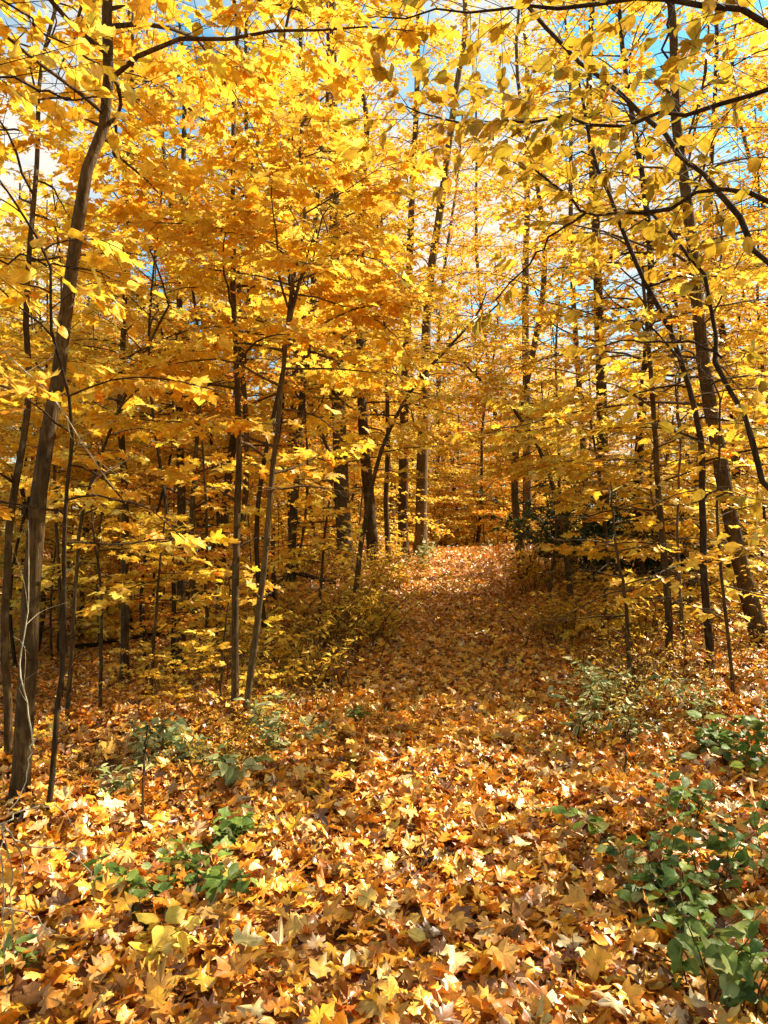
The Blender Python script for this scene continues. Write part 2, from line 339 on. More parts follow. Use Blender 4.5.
def twigs_into(acc, A, B, r, m):
    if len(A) == 0: return
    D = unit(B - A); ref = np.where(np.abs(D[:, 2:3]) > .8, [[1., 0, 0]], [[0, 0, 1.]]); X = unit(np.cross(D, ref)); Y = np.cross(D, X)
    th = np.arange(3) * 2.0944; ring = np.cos(th)[None, :, None] * X[:, None] + np.sin(th)[None, :, None] * Y[:, None]
    V = np.concatenate([A[:, None] + ring * r, B[:, None] + ring * r * .4], 1)
    t = np.array([[0, 1, 4], [0, 4, 3], [1, 2, 5], [1, 5, 4], [2, 0, 3], [2, 3, 5]])
    acc.add(V, (t[None] + (np.arange(len(A)) * 6)[:, None, None]).reshape(-1, 3), m)

def make_tree(name, base, tp, tr, label, cat='tree', group=None, seed=0, bark=None, nbr_parts=0, extra_stems=(), leafmat=None, cull=True, sides=9, **kw):
    rng = rs(seed); bark = bark or M_BARK; root = empty(name, base, label, cat, group)
    a = Acc(); tube(a, tp, tr, sides, 0, .07, rng); q = rs(seed + 5)
    if cull and base[1] < 8:                                 # broken stubs and knots low on the near stems
        for _ in range(5):
            j = q.randint(5, len(tp) - 6); w = q.rand() * 6.28; v = np.array([math.cos(w), math.sin(w), .5]); l = q.uniform(.03, .16)
            tube(a, [tp[j], tp[j] + v * (tr[j] + l * .5), tp[j] + v * (tr[j] + l)], [tr[j] * .5, tr[j] * .3 + .002, .003], 5, 0, .1, q)
    br, tw, lf = grow(rng, tp, tr, **kw)
    for sp, sr in extra_stems:
        e = Acc(); tube(e, sp, sr, 7, 0, .05, rng); e.build('stem', [bark], root, False)
        k2 = dict(kw); k2['nb'] = max(4, int(kw['nb'] * .5)); k2['t0'] = .35
        b2, t2, l2 = grow(rng, sp, sr, **k2); br += b2; tw = tuple(np.concatenate([p, q]) for p, q in zip(tw, t2)); lf = tuple(np.concatenate([p, q]) for p, q in zip(lf, l2))
    br.sort(key=lambda b: -b[1][0] * np.linalg.norm(b[0][-1] - b[0][0]))
    for i, (p, r) in enumerate(br):
        if i < nbr_parts:
            e = Acc(); tube(e, p, r, 6, 0); e.build('branch', [bark], root, False)
        else: tube(a, p, r, 4, 0)
    a.build('trunk', [bark], root, False)
    P, F, N, S, C = lf
    if cull:
        k = open_sky(P + np.array(base)[None], rng); P, F, N, S, C = P[k], F[k], N[k], S[k], C[k]
    c = Acc(); twigs_into(c, tw[0], tw[1], .0026, 1)
    leaves(c, kw.get('tm', T_MID), P, F, N, S, C, rng)
    c.build('crown', [leafmat or M_LEAF, bark], root)
    return root

def px_tree(name, pix, d, wpx, label, top=None, seed=0, taper=.35, stems=(), wander=.05, **kw):
    """a tree whose stem follows the photo's: pixels up the stem, standing d metres away"""
    rng = rs(seed + 77); P = np.array([at(x, y, d) for x, y in pix])
    P[0, 2] = height(P[0, 0], d) - .06
    for i in range(1, len(P)): P[i, 1] += rng.randn() * wander * i ** .5
    if top:                                                  # carry the stem on above the last pixel
        dv = P[-1] - P[-2]; dv = unit(dv) * .6 + np.array([0, 0, .4]); P = np.vstack([P, P[-1] + dv * top * .5 + rng.randn(3) * .08, P[-1] + dv * top + rng.randn(3) * .15])
    base = P[0].copy(); n = 22; T = smooth_poly(P - base, n); T[1:-1] += rng.randn(n - 2, 3) * .004
    r0 = wpx * d / FPX / 2; s = np.linspace(0, 1, n); rad = r0 * (1 - (1 - taper) * s ** .9); rad[-1] *= .5; T = np.vstack([T[:1], T[0] + (T[1] - T[0]) * .22, T[0] + (T[1] - T[0]) * .5, T[1:]]); rad = np.r_[rad[0] * 2.1, rad[0] * 1.38, rad[0] * 1.1, rad[1:]]
    ex = []
    for sp, w in stems:
        Q = np.array([at(x, y, d) for x, y in sp]); Q[1:, 1] += rng.randn(len(Q) - 1) * .06
        ex.append((smooth_poly(Q - base, 12), np.linspace(w * d / FPX / 2, .004, 12)))
    return make_tree(name, base, T, rad, label, seed=seed, extra_stems=ex, **kw)

# ---- stems one can pick out in the photo
near = dict(ls=.112, tm=T_NEAR, leafmat=M_LEAFN, ntw=11, nlf=8, nbr_parts=8, bare=.3)
mid = dict(ls=.115, tm=T_MID, ntw=10, nlf=8, nbr_parts=5)
px_tree('maple_tree', [(16, 828), (28, 660), (40, 500), (55, 370), (64, 285), (86, 180), (101, 110), (112, 20)], 4.1, 19, 'thick leaning maple trunk at the left edge crossing the bare bleached vine', top=2.0, seed=1, nb=19, t0=.6, t1=.98, L=1.8, up=(5, 45), **near)
px_tree('maple_tree', [(8, 790), (20, 560), (28, 400), (33, 300), (36, 170)], 4.9, 9, 'straight slim maple just behind the thick leaning trunk', top=1.6, seed=2, nb=12, t0=.55, t1=.98, L=1.4, up=(5, 45), **near)
px_tree('maple_sapling', [(46, 842), (56, 640), (64, 500), (66, 420), (60, 330)], 4.0, 6.5, 'thin dark maple sapling standing just right of the thick leaning trunk', top=.8, seed=3, bark=M_DARK, nb=13, t0=.4, t1=.98, L=1.08, up=(5, 40), **near)
px_tree('maple_sapling', [(66, 745), (78, 610), (90, 500), (130, 385), (165, 330)], 6.4, 5, 'crooked thin sapling bending right over the left hollow', top=.6, seed=4, nb=13, t0=.4, t1=.98, L=1.44, up=(5, 30), **near)
px_tree('maple_tree', [(125, 655), (124, 500), (122, 400), (122, 310), (126, 180)], 11.5, 9, 'slim straight maple rising from the left hollow beside the fallen branch', top=3, seed=5, nb=35, t0=.34, t1=.98, L=2.28, up=(8, 45), bare=.3, **mid)
px_tree('maple_tree', [(181, 640), (181, 500), (180, 400), (178, 300), (182, 170)], 13, 10, 'dark upright maple deep in the left hollow', top=3, seed=6, bark=M_BARK, nb=37, t0=.34, t1=.98, L=2.52, up=(8, 45), bare=.3, **mid)
px_tree('maple_tree', [(235, 738), (236, 560), (235, 420), (232, 300), (236, 150), (237, 10)], 6.3, 8.5, 'tall straight slender maple left of the trail with a vertical stem', top=1.5, seed=8, nb=20, t0=.30, t1=.98, L=1.7, up=(8, 42), **near)
px_tree('maple_tree', [(243, 750), (262, 590), (276, 450), (284, 350), (294, 280), (304, 215)], 6.2, 8, 'forked slender maple leaning right beside the vertical stemmed maple', top=1.2, seed=9, bark=M_GREY, stems=[([(284, 350), (291, 320), (303, 270), (314, 225)], 6)], nb=24, t0=.34, t1=.98, L=1.80, up=(8, 42), **near)
px_tree('maple_tree', [(289, 582), (296, 480), (304, 380), (313, 290), (318, 180)], 13, 9, 'leaning slim maple on the left bank behind the forked maple', top=3, seed=10, nb=35, t0=.2, t1=.98, L=2.28, up=(8, 45), bare=.3, **mid)
px_tree('dead_snag', [(275, 606), (273, 560), (272, 528)], 11, 6, 'short black dead snag on the left bank', seed=11, bark=M_DARK, taper=.6, nb=2, t0=.5, t1=.9, L=0.36, bare=1.0, ls=.1, tm=T_MID, nbr_parts=2)
px_tree('maple_tree', [(346, 566), (342, 500), (339, 420), (337, 320), (334, 200), (333, 90)], 14, 18, 'stout old maple with the widest trunk on top of the left bank', top=3, seed=12, bark=M_GREY, taper=.4, nb=45, t0=.22, t1=.98, L=3.36, up=(10, 50), bare=.3, **mid)
px_tree('maple_tree', [(375, 556), (369, 500), (363, 430), (360, 320), (362, 200)], 15, 13, 'medium maple with leafy lower trunk right of the stout old maple', top=3, seed=13, bark=M_BARK, nb=37, t0=.25, t1=.98, L=2.64, up=(10, 50), bare=.3, **mid)
px_tree('maple_tree', [(389, 556), (386, 500), (388, 430), (384, 300)], 16.5, 6, 'thin maple between the bank trunks and the twin trail trunks', top=3, seed=14, nb=27, t0=.3, t1=.98, L=1.92, up=(10, 50), bare=.3, **mid)
px_tree('maple_tree', [(403, 548), (404, 430), (408, 300), (412, 200), (416, 110)], 19, 11, 'left one of the twin trunks by the trail crest', top=4, seed=15, bark=M_BARK, nb=35, t0=.32, t1=.98, L=2.64, up=(15, 55), bare=.25, **mid)
px_tree('maple_tree', [(420, 546), (423, 430), (428, 300), (443, 190), (456, 90)], 20, 12, 'right one of the twin trunks leaning over the trail crest', top=4, seed=16, bark=M_GREY, nb=35, t0=.32, t1=.98, L=2.64, up=(15, 55), bare=.3, **mid)
px_tree('maple_tree', [(527, 528), (527, 420), (526, 300), (527, 190), (528, 60)], 25, 9, 'straight bare stemmed tree right of the crest against the sky gap', top=5, seed=17, bark=M_GREY, nb=29, t0=.42, t1=.98, L=2.64, up=(20, 60), bare=.4, **mid)
px_tree('maple_tree', [(604, 560), (602, 440), (598, 300), (596, 220), (590, 100)], 14.5, 13, 'broad maple behind the dark thicket right of the trail', top=3, seed=18, nb=40, t0=.24, t1=.98, L=2.64, up=(10, 50), bare=.3, **mid)
px_tree('maple_tree', [(714, 705), (703, 560), (702, 450), (688, 395), (672, 330), (640, 270), (606, 200)], 7, 8, 'dark curved maple bowing left over the right bank', top=1.0, seed=19, bark=M_DARK, nb=21, t0=.34, t1=.98, L=1.56, up=(5, 35), **near)
px_tree('maple_tree', [(768, 695), (745, 580), (727, 475), (706, 350), (690, 250), (672, 120)], 8, 17, 'stout brown maple leaning left at the right edge', top=2.5, seed=21, nb=29, t0=.3, t1=.98, L=2.28, up=(8, 45), **near)
px_tree('maple_sapling', [(671, 690), (666, 580), (662, 470), (654, 400), (650, 300)], 7.6, 8, 'straight brown sapling in the middle of the right hand stems', top=.8, seed=22, nb=18, t0=.28, t1=.98, L=1.44, up=(5, 35), **near)
px_tree('maple_sapling', [(640, 730), (634, 660), (627, 600), (618, 540), (612, 480)], 6.4, 5, 'low sapling with a flat spray of gold leaves beside the trail', seed=24, nb=14, t0=.42, t1=.98, L=1.02, up=(0, 22), **near)
px_tree('maple_sapling', [(689, 690), (684, 600), (680, 520), (684, 440), (672, 380)], 7.2, 4, 'very thin pale sapling between the curved and straight stems', top=.5, seed=25, bark=M_GREY, nb=14, t0=.3, t1=.98, L=1.08, up=(0, 30), **near)
px_tree('maple_sapling', [(735, 720), (722, 610), (716, 520), (722, 440), (716, 390)], 6.3, 4, 'thin whippy sapling in front of the stout leaning maple', top=.5, seed=26, nb=14, t0=.3, t1=.98, L=1.08, up=(0, 30), **near)
px_tree('maple_sapling', [(220, 705), (224, 640), (230, 600), (232, 560)], 6.8, 3, 'tiny maple seedling with few gold leaves before the vertical stem', seed=27, nb=8, t0=.5, t1=.98, L=0.54, up=(0, 22), ls=.11, tm=T_NEAR, leafmat=M_LEAFN, ntw=5, nlf=4, nbr_parts=3)
px_tree('maple_sapling', [(150, 730), (154, 640), (162, 560), (168, 500)], 7.6, 4, 'low spreading sapling with flat leaf tiers in the left hollow', seed=28, nb=8, t0=.5, t1=.98, L=.9, up=(0, 20), **near)
px_tree('maple_sapling', [(100, 700), (98, 600), (95, 520), (98, 440)], 8.6, 4, 'slender sapling with pale tiers behind the crooked thin sapling', seed=29, pal=PALE, nb=12, t0=.45, t1=.98, L=1.0, up=(0, 25), **near)
px_tree('maple_sapling', [(210, 690), (206, 600), (207, 500), (203, 420)], 9, 5, 'upright sapling with tiers of gold leaves left of the vertical stem', seed=30, nb=14, t0=.4, t1=.98, L=1.1, up=(0, 28), **near)
px_tree('maple_sapling', [(600, 640), (606, 560), (600, 480), (590, 400)], 9.5, 5, 'sapling with wide gold tiers in front of the dark thicket', seed=31, nb=21, t0=.55, t1=.98, L=1.80, up=(0, 25), pal=PALE, **near)
px_tree('maple_sapling', [(548, 600), (556, 520), (548, 440), (540, 380)], 13, 4, 'sapling with pale yellow tiers at the trail side of the thicket', seed=32, nb=21, t0=.55, t1=.98, L=1.68, up=(0, 30), pal=PALE, bare=.3, **mid)

px_tree('maple_tree', [(352, 650), (362, 540), (380, 455), (414, 385), (462, 335)], 10.5, 6, 'slim maple on the left bank arching over the trail with gold sprays', top=.6, seed=33, nb=22, t0=.42, t1=.98, L=1.5, up=(-5, 25), **mid)
px_tree('maple_tree', [(572, 610), (560, 520), (540, 450), (508, 400), (474, 375)], 12, 6, 'slim maple right of the trail arching left below the sky gap', top=.6, seed=34, nb=22, t0=.42, t1=.98, L=1.6, up=(-5, 25), **mid)
px_tree('maple_sapling', [(318, 640), (322, 560), (330, 500), (340, 450)], 9.5, 4, 'sapling whose leaf tiers veil the foot of the stout old maple', seed=35, nb=14, t0=.4, t1=.98, L=1.0, up=(0, 25), **mid)
# ---- the near tree out of frame on the right whose limbs hang across the top of the picture
def limb(root, base, pts, w0, w1, name='branch', seed=0, ntw=19, nlf=9, ls=.078, tm=T_OVAL, pal=LIMB_SHADED, tl=.6, bark=None):
    rng = rs(seed); P = smooth_poly(np.array([at(*p) for p in pts]) - base, 16); P[1:-1] += rng.randn(14, 3) * .014
    d = pts[len(pts) // 2][2]; a = Acc(); tube(a, P, np.linspace(w0 * .72, w1 * .8, 16) * d / FPX / 2 * (1 + .08 * rng.randn(16)), 7, 0, .06, rng)
    A = []; B = []
    L = np.linalg.norm(np.diff(P, axis=0), axis=1).sum(); n = int(ntw * L)
    for i in range(n):
        f = (.12 + .86 * (i + rng.rand()) / n) * 15; j = min(int(f), 14); c = P[j] + (P[j + 1] - P[j]) * (f - j); dv = unit(P[j + 1] - P[j])
        an = (1 if i % 2 else -1) * R(rng.uniform(25, 75)); q = np.array([dv[0] * math.cos(an) - dv[1] * math.sin(an), dv[0] * math.sin(an) + dv[1] * math.cos(an), dv[2] * .4 + rng.randn() * .25])
        A.append(c); B.append(c + unit(q) * tl * rng.uniform(.4, 1.4))
    A = np.array(A); B = np.array(B); twigs_into(a, A, B, .0024, 0)
    o = a.build(name, [bark or M_DARK], root, False)
    cnt = rng.randint(1, nlf + 1, len(A)); ix = np.repeat(np.arange(len(A)), cnt); f = rng.uniform(.3, 1, len(ix)); Pl = A[ix] + (B - A)[ix] * f[:, None]
    F = unit((unit(B - A))[ix] + rng.randn(len(ix), 3) * .45 + [0, 0, -.35]); N = unit(rng.randn(len(ix), 3) * .5 + [0, 0, 1])
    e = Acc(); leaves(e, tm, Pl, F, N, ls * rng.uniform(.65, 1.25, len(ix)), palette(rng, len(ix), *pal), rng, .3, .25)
    e.build('foliage', [M_LEAFN], o)
b0 = np.array([3.9, 3.2, float(height(3.9, 3.2)) - .05])
ov = empty('elm_tree', b0, 'dark limbed elm out at the right whose crooked branches hang across the top', 'tree')
a = Acc(); tube(a, smooth_poly([(0, 0, 0), (-.1, .1, 1.6), (-.35, .1, 3.0), (-.5, .3, 4.6), (-.7, .3, 6.5)], 20), np.linspace(.11, .04, 20), 10, 0, .07, rs(3)); a.build('trunk', [M_DARK], ov, False)
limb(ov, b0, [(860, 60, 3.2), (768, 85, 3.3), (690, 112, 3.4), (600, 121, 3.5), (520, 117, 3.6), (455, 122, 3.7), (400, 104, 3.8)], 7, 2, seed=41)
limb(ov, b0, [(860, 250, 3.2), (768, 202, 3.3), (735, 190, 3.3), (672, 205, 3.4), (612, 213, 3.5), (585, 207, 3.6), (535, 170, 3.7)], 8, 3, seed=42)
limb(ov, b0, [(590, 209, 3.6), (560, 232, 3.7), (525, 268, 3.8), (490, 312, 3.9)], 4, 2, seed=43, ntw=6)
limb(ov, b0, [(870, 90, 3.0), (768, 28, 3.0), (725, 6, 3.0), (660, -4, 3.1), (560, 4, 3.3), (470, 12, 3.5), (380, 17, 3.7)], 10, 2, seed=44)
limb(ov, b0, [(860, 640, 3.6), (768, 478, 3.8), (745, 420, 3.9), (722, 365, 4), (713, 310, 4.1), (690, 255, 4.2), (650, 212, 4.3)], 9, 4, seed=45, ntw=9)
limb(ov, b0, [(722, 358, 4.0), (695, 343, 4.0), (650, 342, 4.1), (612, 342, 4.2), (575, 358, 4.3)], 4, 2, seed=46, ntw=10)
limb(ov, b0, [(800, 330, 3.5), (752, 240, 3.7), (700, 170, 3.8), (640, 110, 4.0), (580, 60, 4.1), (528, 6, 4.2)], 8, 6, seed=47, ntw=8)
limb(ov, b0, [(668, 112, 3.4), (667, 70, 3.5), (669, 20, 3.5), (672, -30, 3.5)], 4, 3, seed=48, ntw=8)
b1 = np.array([-2.9, 2.5, float(height(-2.9, 2.5)) - .05])
ol = empty('elm_tree', b1, 'elm at the left edge whose big round leaves hang into the top corner', 'tree')
a = Acc(); tube(a, smooth_poly([(0, 0, 0), (.05, .1, 1.6), (.2, .2, 3.0), (.1, .3, 5.2)], 20), np.linspace(.09, .035, 20), 10, 0, .07, rs(4)); a.build('trunk', [M_DARK], ol, False)
limb(ol, b1, [(-120, -60, 2.7), (0, 0, 3.0), (40, 28, 3.2), (100, 64, 3.4)], 4, 2, seed=51, ntw=11, pal=PALE)
limb(ol, b1, [(-120, 60, 2.7), (0, 78, 2.9), (60, 95, 3.1), (140, 100, 3.3)], 4, 2, seed=52, ntw=11, pal=PALE)
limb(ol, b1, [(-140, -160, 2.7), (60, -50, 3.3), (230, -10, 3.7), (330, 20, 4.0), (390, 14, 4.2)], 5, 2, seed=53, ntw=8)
limb(ol, b1, [(-120, 240, 2.8), (0, 255, 3.0), (50, 262, 3.2), (110, 278, 3.4)], 3, 2, seed=54, ntw=9, pal=GOLD)

# ---- the woods behind: a few grown trees, copied one by one
def straight(rng, h, lean=.06, n=18):
    s = np.linspace(0, 1, n); d = rng.randn(2) * lean; w = rng.randn(2, 2) * .02 * h
    return np.stack([s * h * d[0] + w[0, 0] * .3 * np.sin(s * 5) + w[0, 1] * np.sin(s * 9), s * h * d[1] + w[1, 0] * .3 * np.sin(s * 5.5) + w[1, 1] * np.sin(s * 8), s * h], 1)
def proto(name, seed, h, r, label, cat, group, **kw):
    rng = rs(seed); tp = straight(rng, h); tr = r * (1 - .7 * np.linspace(0, 1, len(tp)) ** .9); tr[0] *= 1.3
    return make_tree(name, (0, 0, 0), tp, tr, label, cat, group, seed=seed, cull=False, sides=7, **kw)
def copy_tree(o):
    c = o.copy(); scn.collection.objects.link(c)
    for ch in [x for x in scn.objects if x.parent == o] if o.name not in KIDS else KIDS[o.name]:
        d = ch.copy(); scn.collection.objects.link(d); d.parent = c
    return c
KIDS = {}
G_POLE, G_UND, G_MID, G_TALL = 'slender pole maples', 'young understorey maples', 'golden maples of the middle woods', 'tall thin trees of the far woods'
PR = {'u': [], 'p': [], 'm': [], 't': []}
for i, (pal, h, rr, bk) in enumerate([(GOLD, 7, .026, M_BARK), (PALE, 8.5, .038, M_DARK), (GOLD, 6, .018, M_GREY), (GOLD, 9.5, .05, M_BARK)]):
    PR['p'].append(proto('maple_sapling', 160 + i, h, rr, 'x', 'tree', G_POLE, nb=22, t0=.46, t1=.98, L=1.5, up=(10, 45), ntw=7, nlf=7, ls=.115, pal=pal, tm=T_MID, bark=bk))
for i, (pal, h) in enumerate([(GOLD, 3.4), (PALE, 4.6), (GOLD, 5.4), (OLIVE, 3.0)]):
    PR['u'].append(proto('maple_sapling', 100 + i, h, .022, 'x', 'tree', G_UND, nb=24, t0=.12, t1=.98, L=1.5, up=(0, 35), ntw=9, nlf=8, ls=.115, pal=pal, tm=T_MID, bark=M_BARK))
for i, (pal, h, bk) in enumerate([(GOLD, 9, M_BARK), (GOLD, 11, M_DARK), (PALE, 8, M_BARK), (ORANGE, 10, M_BARK), (GOLD, 12, M_GREY)]):
    PR['m'].append(proto('maple_tree', 120 + i, h, .065, 'x', 'tree', G_MID, nb=62, t0=.12, t1=.98, L=2.7, up=(5, 50), ntw=8, nlf=9, ls=.13, pal=pal, tm=T_FAR, bark=bk, bare=.25))
for i, (pal, h, bk, bare) in enumerate([(GOLD, 16, M_DARK, .4), (ORANGE, 19, M_GREY, .5), (GOLD, 22, M_BARK, .35), (PALE, 18, M_GREY, .6)]):
    PR['t'].append(proto('maple_tree', 140 + i, h, .13, 'x', 'tree', G_TALL, nb=64, t0=.25, t1=.99, L=3.8, up=(25, 62), ntw=7, nlf=8, ls=.15, pal=pal, tm=T_FAR, bark=bk, bare=bare))
for k in PR:
    for o in PR[k]: KIDS[o.name] = [x for x in scn.objects if x.parent == o]
rng = rs(2024); used = []; first = set()
hero = [tuple(o.location) for o in scn.objects if o.parent is None and o.get('category') == 'tree' and o.location.y > 1]
def place(kind, x, y, sc=None, which=None):
    ps = PR[kind]; o = ps[which if which is not None else rng.randint(len(ps))]
    if o.name in first: o = copy_tree(o)
    else: first.add(o.name)
    o.location = (x, y, float(height(x, y)) - .05); o.rotation_euler = (rng.randn() * .03, rng.randn() * .03, rng.rand() * 6.28)
    s = (rng.uniform(.82, 1.18) if sc is None else sc); o.scale = (s, s, s * rng.uniform(.92, 1.1))
    side = 'left of the trail' if x < trail_x(y) else 'right of the trail'
    if y > 30: side = 'far beyond the trail crest'
    nm = {'p': 'slender bare legged pole of a young maple ', 'u': 'knee to head high maple sapling with tiers of yellow leaves ', 'm': 'golden leaved maple filling the woods ', 't': 'tall thin crowned tree against the sky '}[kind]
    o['label'] = nm + side; o['group'] = {'p': G_POLE, 'u': G_UND, 'm': G_MID, 't': G_TALL}[kind] + ' ' + side
    used.append((x, y, kind)); return o
def clear_of_sun(x, y, h):
    z = np.linspace(.35, 1, 7) * h; P = np.stack([np.full(7, x), np.full(7, y), z + float(height(x, y))], 1)
    w = .25 * h + .3; P = np.concatenate([P, P + [w, 0, 0], P - [w, 0, 0], P + [0, w, 0], P - [0, w, 0]]); Q = sun_foot(P); u = Q[:, 0] - trail_x(Q[:, 1])
    a = (Q[:, 1] > 2) & (Q[:, 1] < 6.8) & (u > -3.4) & (u < 1.6); b = (Q[:, 1] > 16.5) & (Q[:, 1] < 24) & (u > -2.2) & (u < 1.0)
    return not (a | b).any()
def scatter(kind, n, y0, y1, ang0, ang1, gap, h, sun=True, trail=2.4):
    k = 0; t = 0
    while k < n and t < 6000:
        t += 1; y = math.sqrt(rng.uniform(y0 ** 2, y1 ** 2)); x = y * math.tan(R(rng.uniform(ang0, ang1)))
        if y < 27 and abs(x - trail_x(y)) < trail: continue
        if kind == 'u' and x < 0 and y < 13: continue
        if sun and not clear_of_sun(x, y, h): continue
        if any((x - a) ** 2 + (y - b) ** 2 < gap * gap for a, b, c in used if c == kind): continue
        if any((x - a[0]) ** 2 + (y - a[1]) ** 2 < .5 for a in hero): continue
        place(kind, x, y); k += 1
for x, y in [(4.4, 11.0), (5.4, 13.2), (-2.6, 10.6)]:
    place('m', x, y, rng.uniform(.52, .72))
for x, y in [(3.4, 8.6)]:
    place('u', x, y)
for i, (x, y, h, pl, bk) in enumerate([(4.3, 12.4, 12, OLIVE, M_DARK), (3.3, 17.5, 14, GOLD, M_GREY), (8.6, 18.5, 16, ORANGE, M_DARK), (5.6, 20.5, 17, GOLD, M_BARK),
        (11, 22, 18, ORANGE, M_BARK), (-3.2, 14.5, 14, GOLD, M_BARK), (.2, 24, 15, GOLD, M_BARK), (5.6, 4.6, 9, GOLD, M_BARK), (7.2, 6.6, 10, GOLD, M_DARK), (8.6, 4.0, 11, ORANGE, M_BARK)]):  # last three stand out of frame, added to dapple the foreground with shade
    q = rs(700 + i); tp = straight(q, h); tr = (.045 + .004 * h) * (1 - .72 * np.linspace(0, 1, len(tp)) ** .9); sd = 'right of the trail' if x > trail_x(y) else 'left of the trail'
    make_tree('maple_tree', (x, y, float(height(x, y)) - .05), tp, tr, 'high crowned maple whose branches arch towards the light ' + sd, 'tree', 'high crowned maples ' + sd, 700 + i, bk, sides=7, nb=52, t0=.30, t1=.99, L=2.9, up=(12, 55), ntw=8, nlf=8, ls=.125, pal=pl, tm=T_FAR, bare=.45)
scatter('p', 80, 6.5, 24, -36, 36, .9, 6, trail=1.9)
scatter('u', 19, 10, 26, -33, 33, 1.5, 4.5, trail=1.9)
scatter('u', 30, 25.5, 36, -6, 13, 1.0, 4.5)
scatter('m', 26, 27, 42, -7, 14, 1.5, 9.5)
scatter('u', 45, 25, 48, -30, 30, 1.4, 4.5)
scatter('m', 28, 12, 28, -38, 40, 2.1, 9.5)
scatter('m', 95, 26.5, 75, -33, 34, 1.8, 9.5)
scatter('t', 13, 18, 40, -36, 38, 2.4, 17)
scatter('t', 36, 40, 85, -32, 34, 2.8, 17, False)

# ------------------------------------------------------------------ fallen leaves
def litter(name, layers, y0, y1, label, seed, half=.60, z=.04, tilt=.33):
    a = Acc()
    for i, (tm, dens, ls) in enumerate(layers): litter_layer(a, tm, dens, ls, y0, y1, seed + i * 50, half, z, tilt)
    tag(a.build(name, [M_LIT]), label, 'leaves', kind='stuff')
def litter_layer(a, tm, dens, ls, y0, y1, seed, half, z, tilt):
    rng = rs(seed); area = half * (y1 ** 2 - y0 ** 2); n = int(area * dens)
    y = np.sqrt(rng.uniform(y0 ** 2, y1 ** 2, n)); x = y * rng.uniform(-half, half, n)
    u = np.abs(x - trail_x(y)); e = .05; hx = (height(x + e, y) - height(x - e, y)) / (2 * e); hy = (height(x, y + e) - height(x, y - e)) / (2 * e)
    big = np.where(rng.rand(n) < .14, 2.3, 1.0)[:, None]
    N = unit(np.stack([-hx, -hy, np.ones(n)], 1) + rng.randn(n, 3) * tilt * big * [1, 1, .3]); N[:, 2] = np.abs(N[:, 2])
    th = rng.rand(n) * 6.283; F = unit(np.stack([np.cos(th), np.sin(th), np.zeros(n)], 1)); F = unit(F - N * (F * N).sum(1, keepdims=True))
    S = ls * rng.uniform(.55, 1.25, n)
    P = np.stack([x, y, height(x, y) + .014 + np.abs(rng.randn(n)) * z], 1) - F * S[:, None] * .5
    for hx_, hy_, _ in hero:                                 # leaves drift against the trunk feet
        P[:, 2] += .07 * np.exp(-((x - hx_) ** 2 + (y - hy_) ** 2) / .05)
    C = palette(rng, n, *LITTER, jit=.16); C2 = palette(rng, n, *TRAMPLED, jit=.14)
    tr = (u < 1.15) & (rng.rand(n) < sst(3, 7, y)) | (rng.rand(n) < .15); C[tr] = C2[tr]
    leaves(a, tm, P, F, N, S, C, rng, .48, .42, .06)
litter('fallen_leaves', [(T_NEAR, 520, .086), (T_MID, 190, .058), (T_OVAL, 130, .066)], .9, 7.5, 'thick carpet of fallen maple leaves in the foreground', 5, .72)
litter('fallen_leaves', [(T_MID, 270, .086), (T_FAR, 190, .06)], 7.5, 17, 'fallen leaves over the middle of the slope and hollow', 6, .64)
litter('fallen_leaves', [(T_FAR, 170, .11)], 17, 34, 'fallen leaves around the crest and far woodland floor', 7, .62)

# ------------------------------------------------------------------ low plants
def plant(name, p, label, n, h, spread, tm, pal, ls, lpn, seed, cat='plant', group=None, mat=None, stemmat=None, arch=.5, rad=.003, flat=.5):
    rng = rs(seed); base = np.array([p[0], p[1], float(height(p[0], p[1])) - .02]); root = empty(name, base, label, cat, group)
    lv = Acc(); stems = []; h = h * (1.5 if name in ('bramble', 'weed') else 1); n = int(n * (.95 if name == 'bramble' else 1))
    for i in range(n):
        az = rng.rand() * 6.283; s0 = np.r_[rng.randn(2) * spread * .25, 0]; out_ = spread * rng.uniform(.3, 1.1); hh = h * rng.uniform(.5, 1.1)
        d = np.array([math.cos(az), math.sin(az), 0]); t = np.linspace(0, 1, 7)
        P = s0 + d * out_ * (t[:, None] ** 1.5) + np.stack([0 * t, 0 * t, hh * (t - arch * .5 * t ** 3)], 1) + rng.randn(7, 3) * .012 * t[:, None]
        stems.append(P); m = max(2, int(lpn * rng.uniform(.7, 1.3)))
        f = rng.uniform(.25, 1, m) * 6; j = np.minimum(f.astype(int), 5); g = (f - j)[:, None]; c = P[j] * (1 - g) + P[j + 1] * g
        th = rng.rand(m) * 6.283; F = unit(np.stack([np.cos(th), np.sin(th), rng.randn(m) * .3 - .1], 1)); N = unit(np.c_[rng.randn(m, 2) * flat, np.ones(m)])
        leaves(lv, tm, c + F * ls * .25, F, N, ls * rng.uniform(.6, 1.25, m), palette(rng, m, *pal), rng, .3, .3)
    for P in stems[:12]:
        a = Acc(); tube(a, P, np.linspace(rad, rad * .4, 7), 4, 0); a.build('stem', [stemmat or M_STEM], root, False)
    if len(stems) > 12:
        for P in stems[12:]: tube(lv, P, np.linspace(rad, rad * .4, 7), 4, 1)
    lv.build('foliage', [mat or M_GREEN, stemmat or M_STEM], root); return root
GB = 'green brambles in the lower right corner'
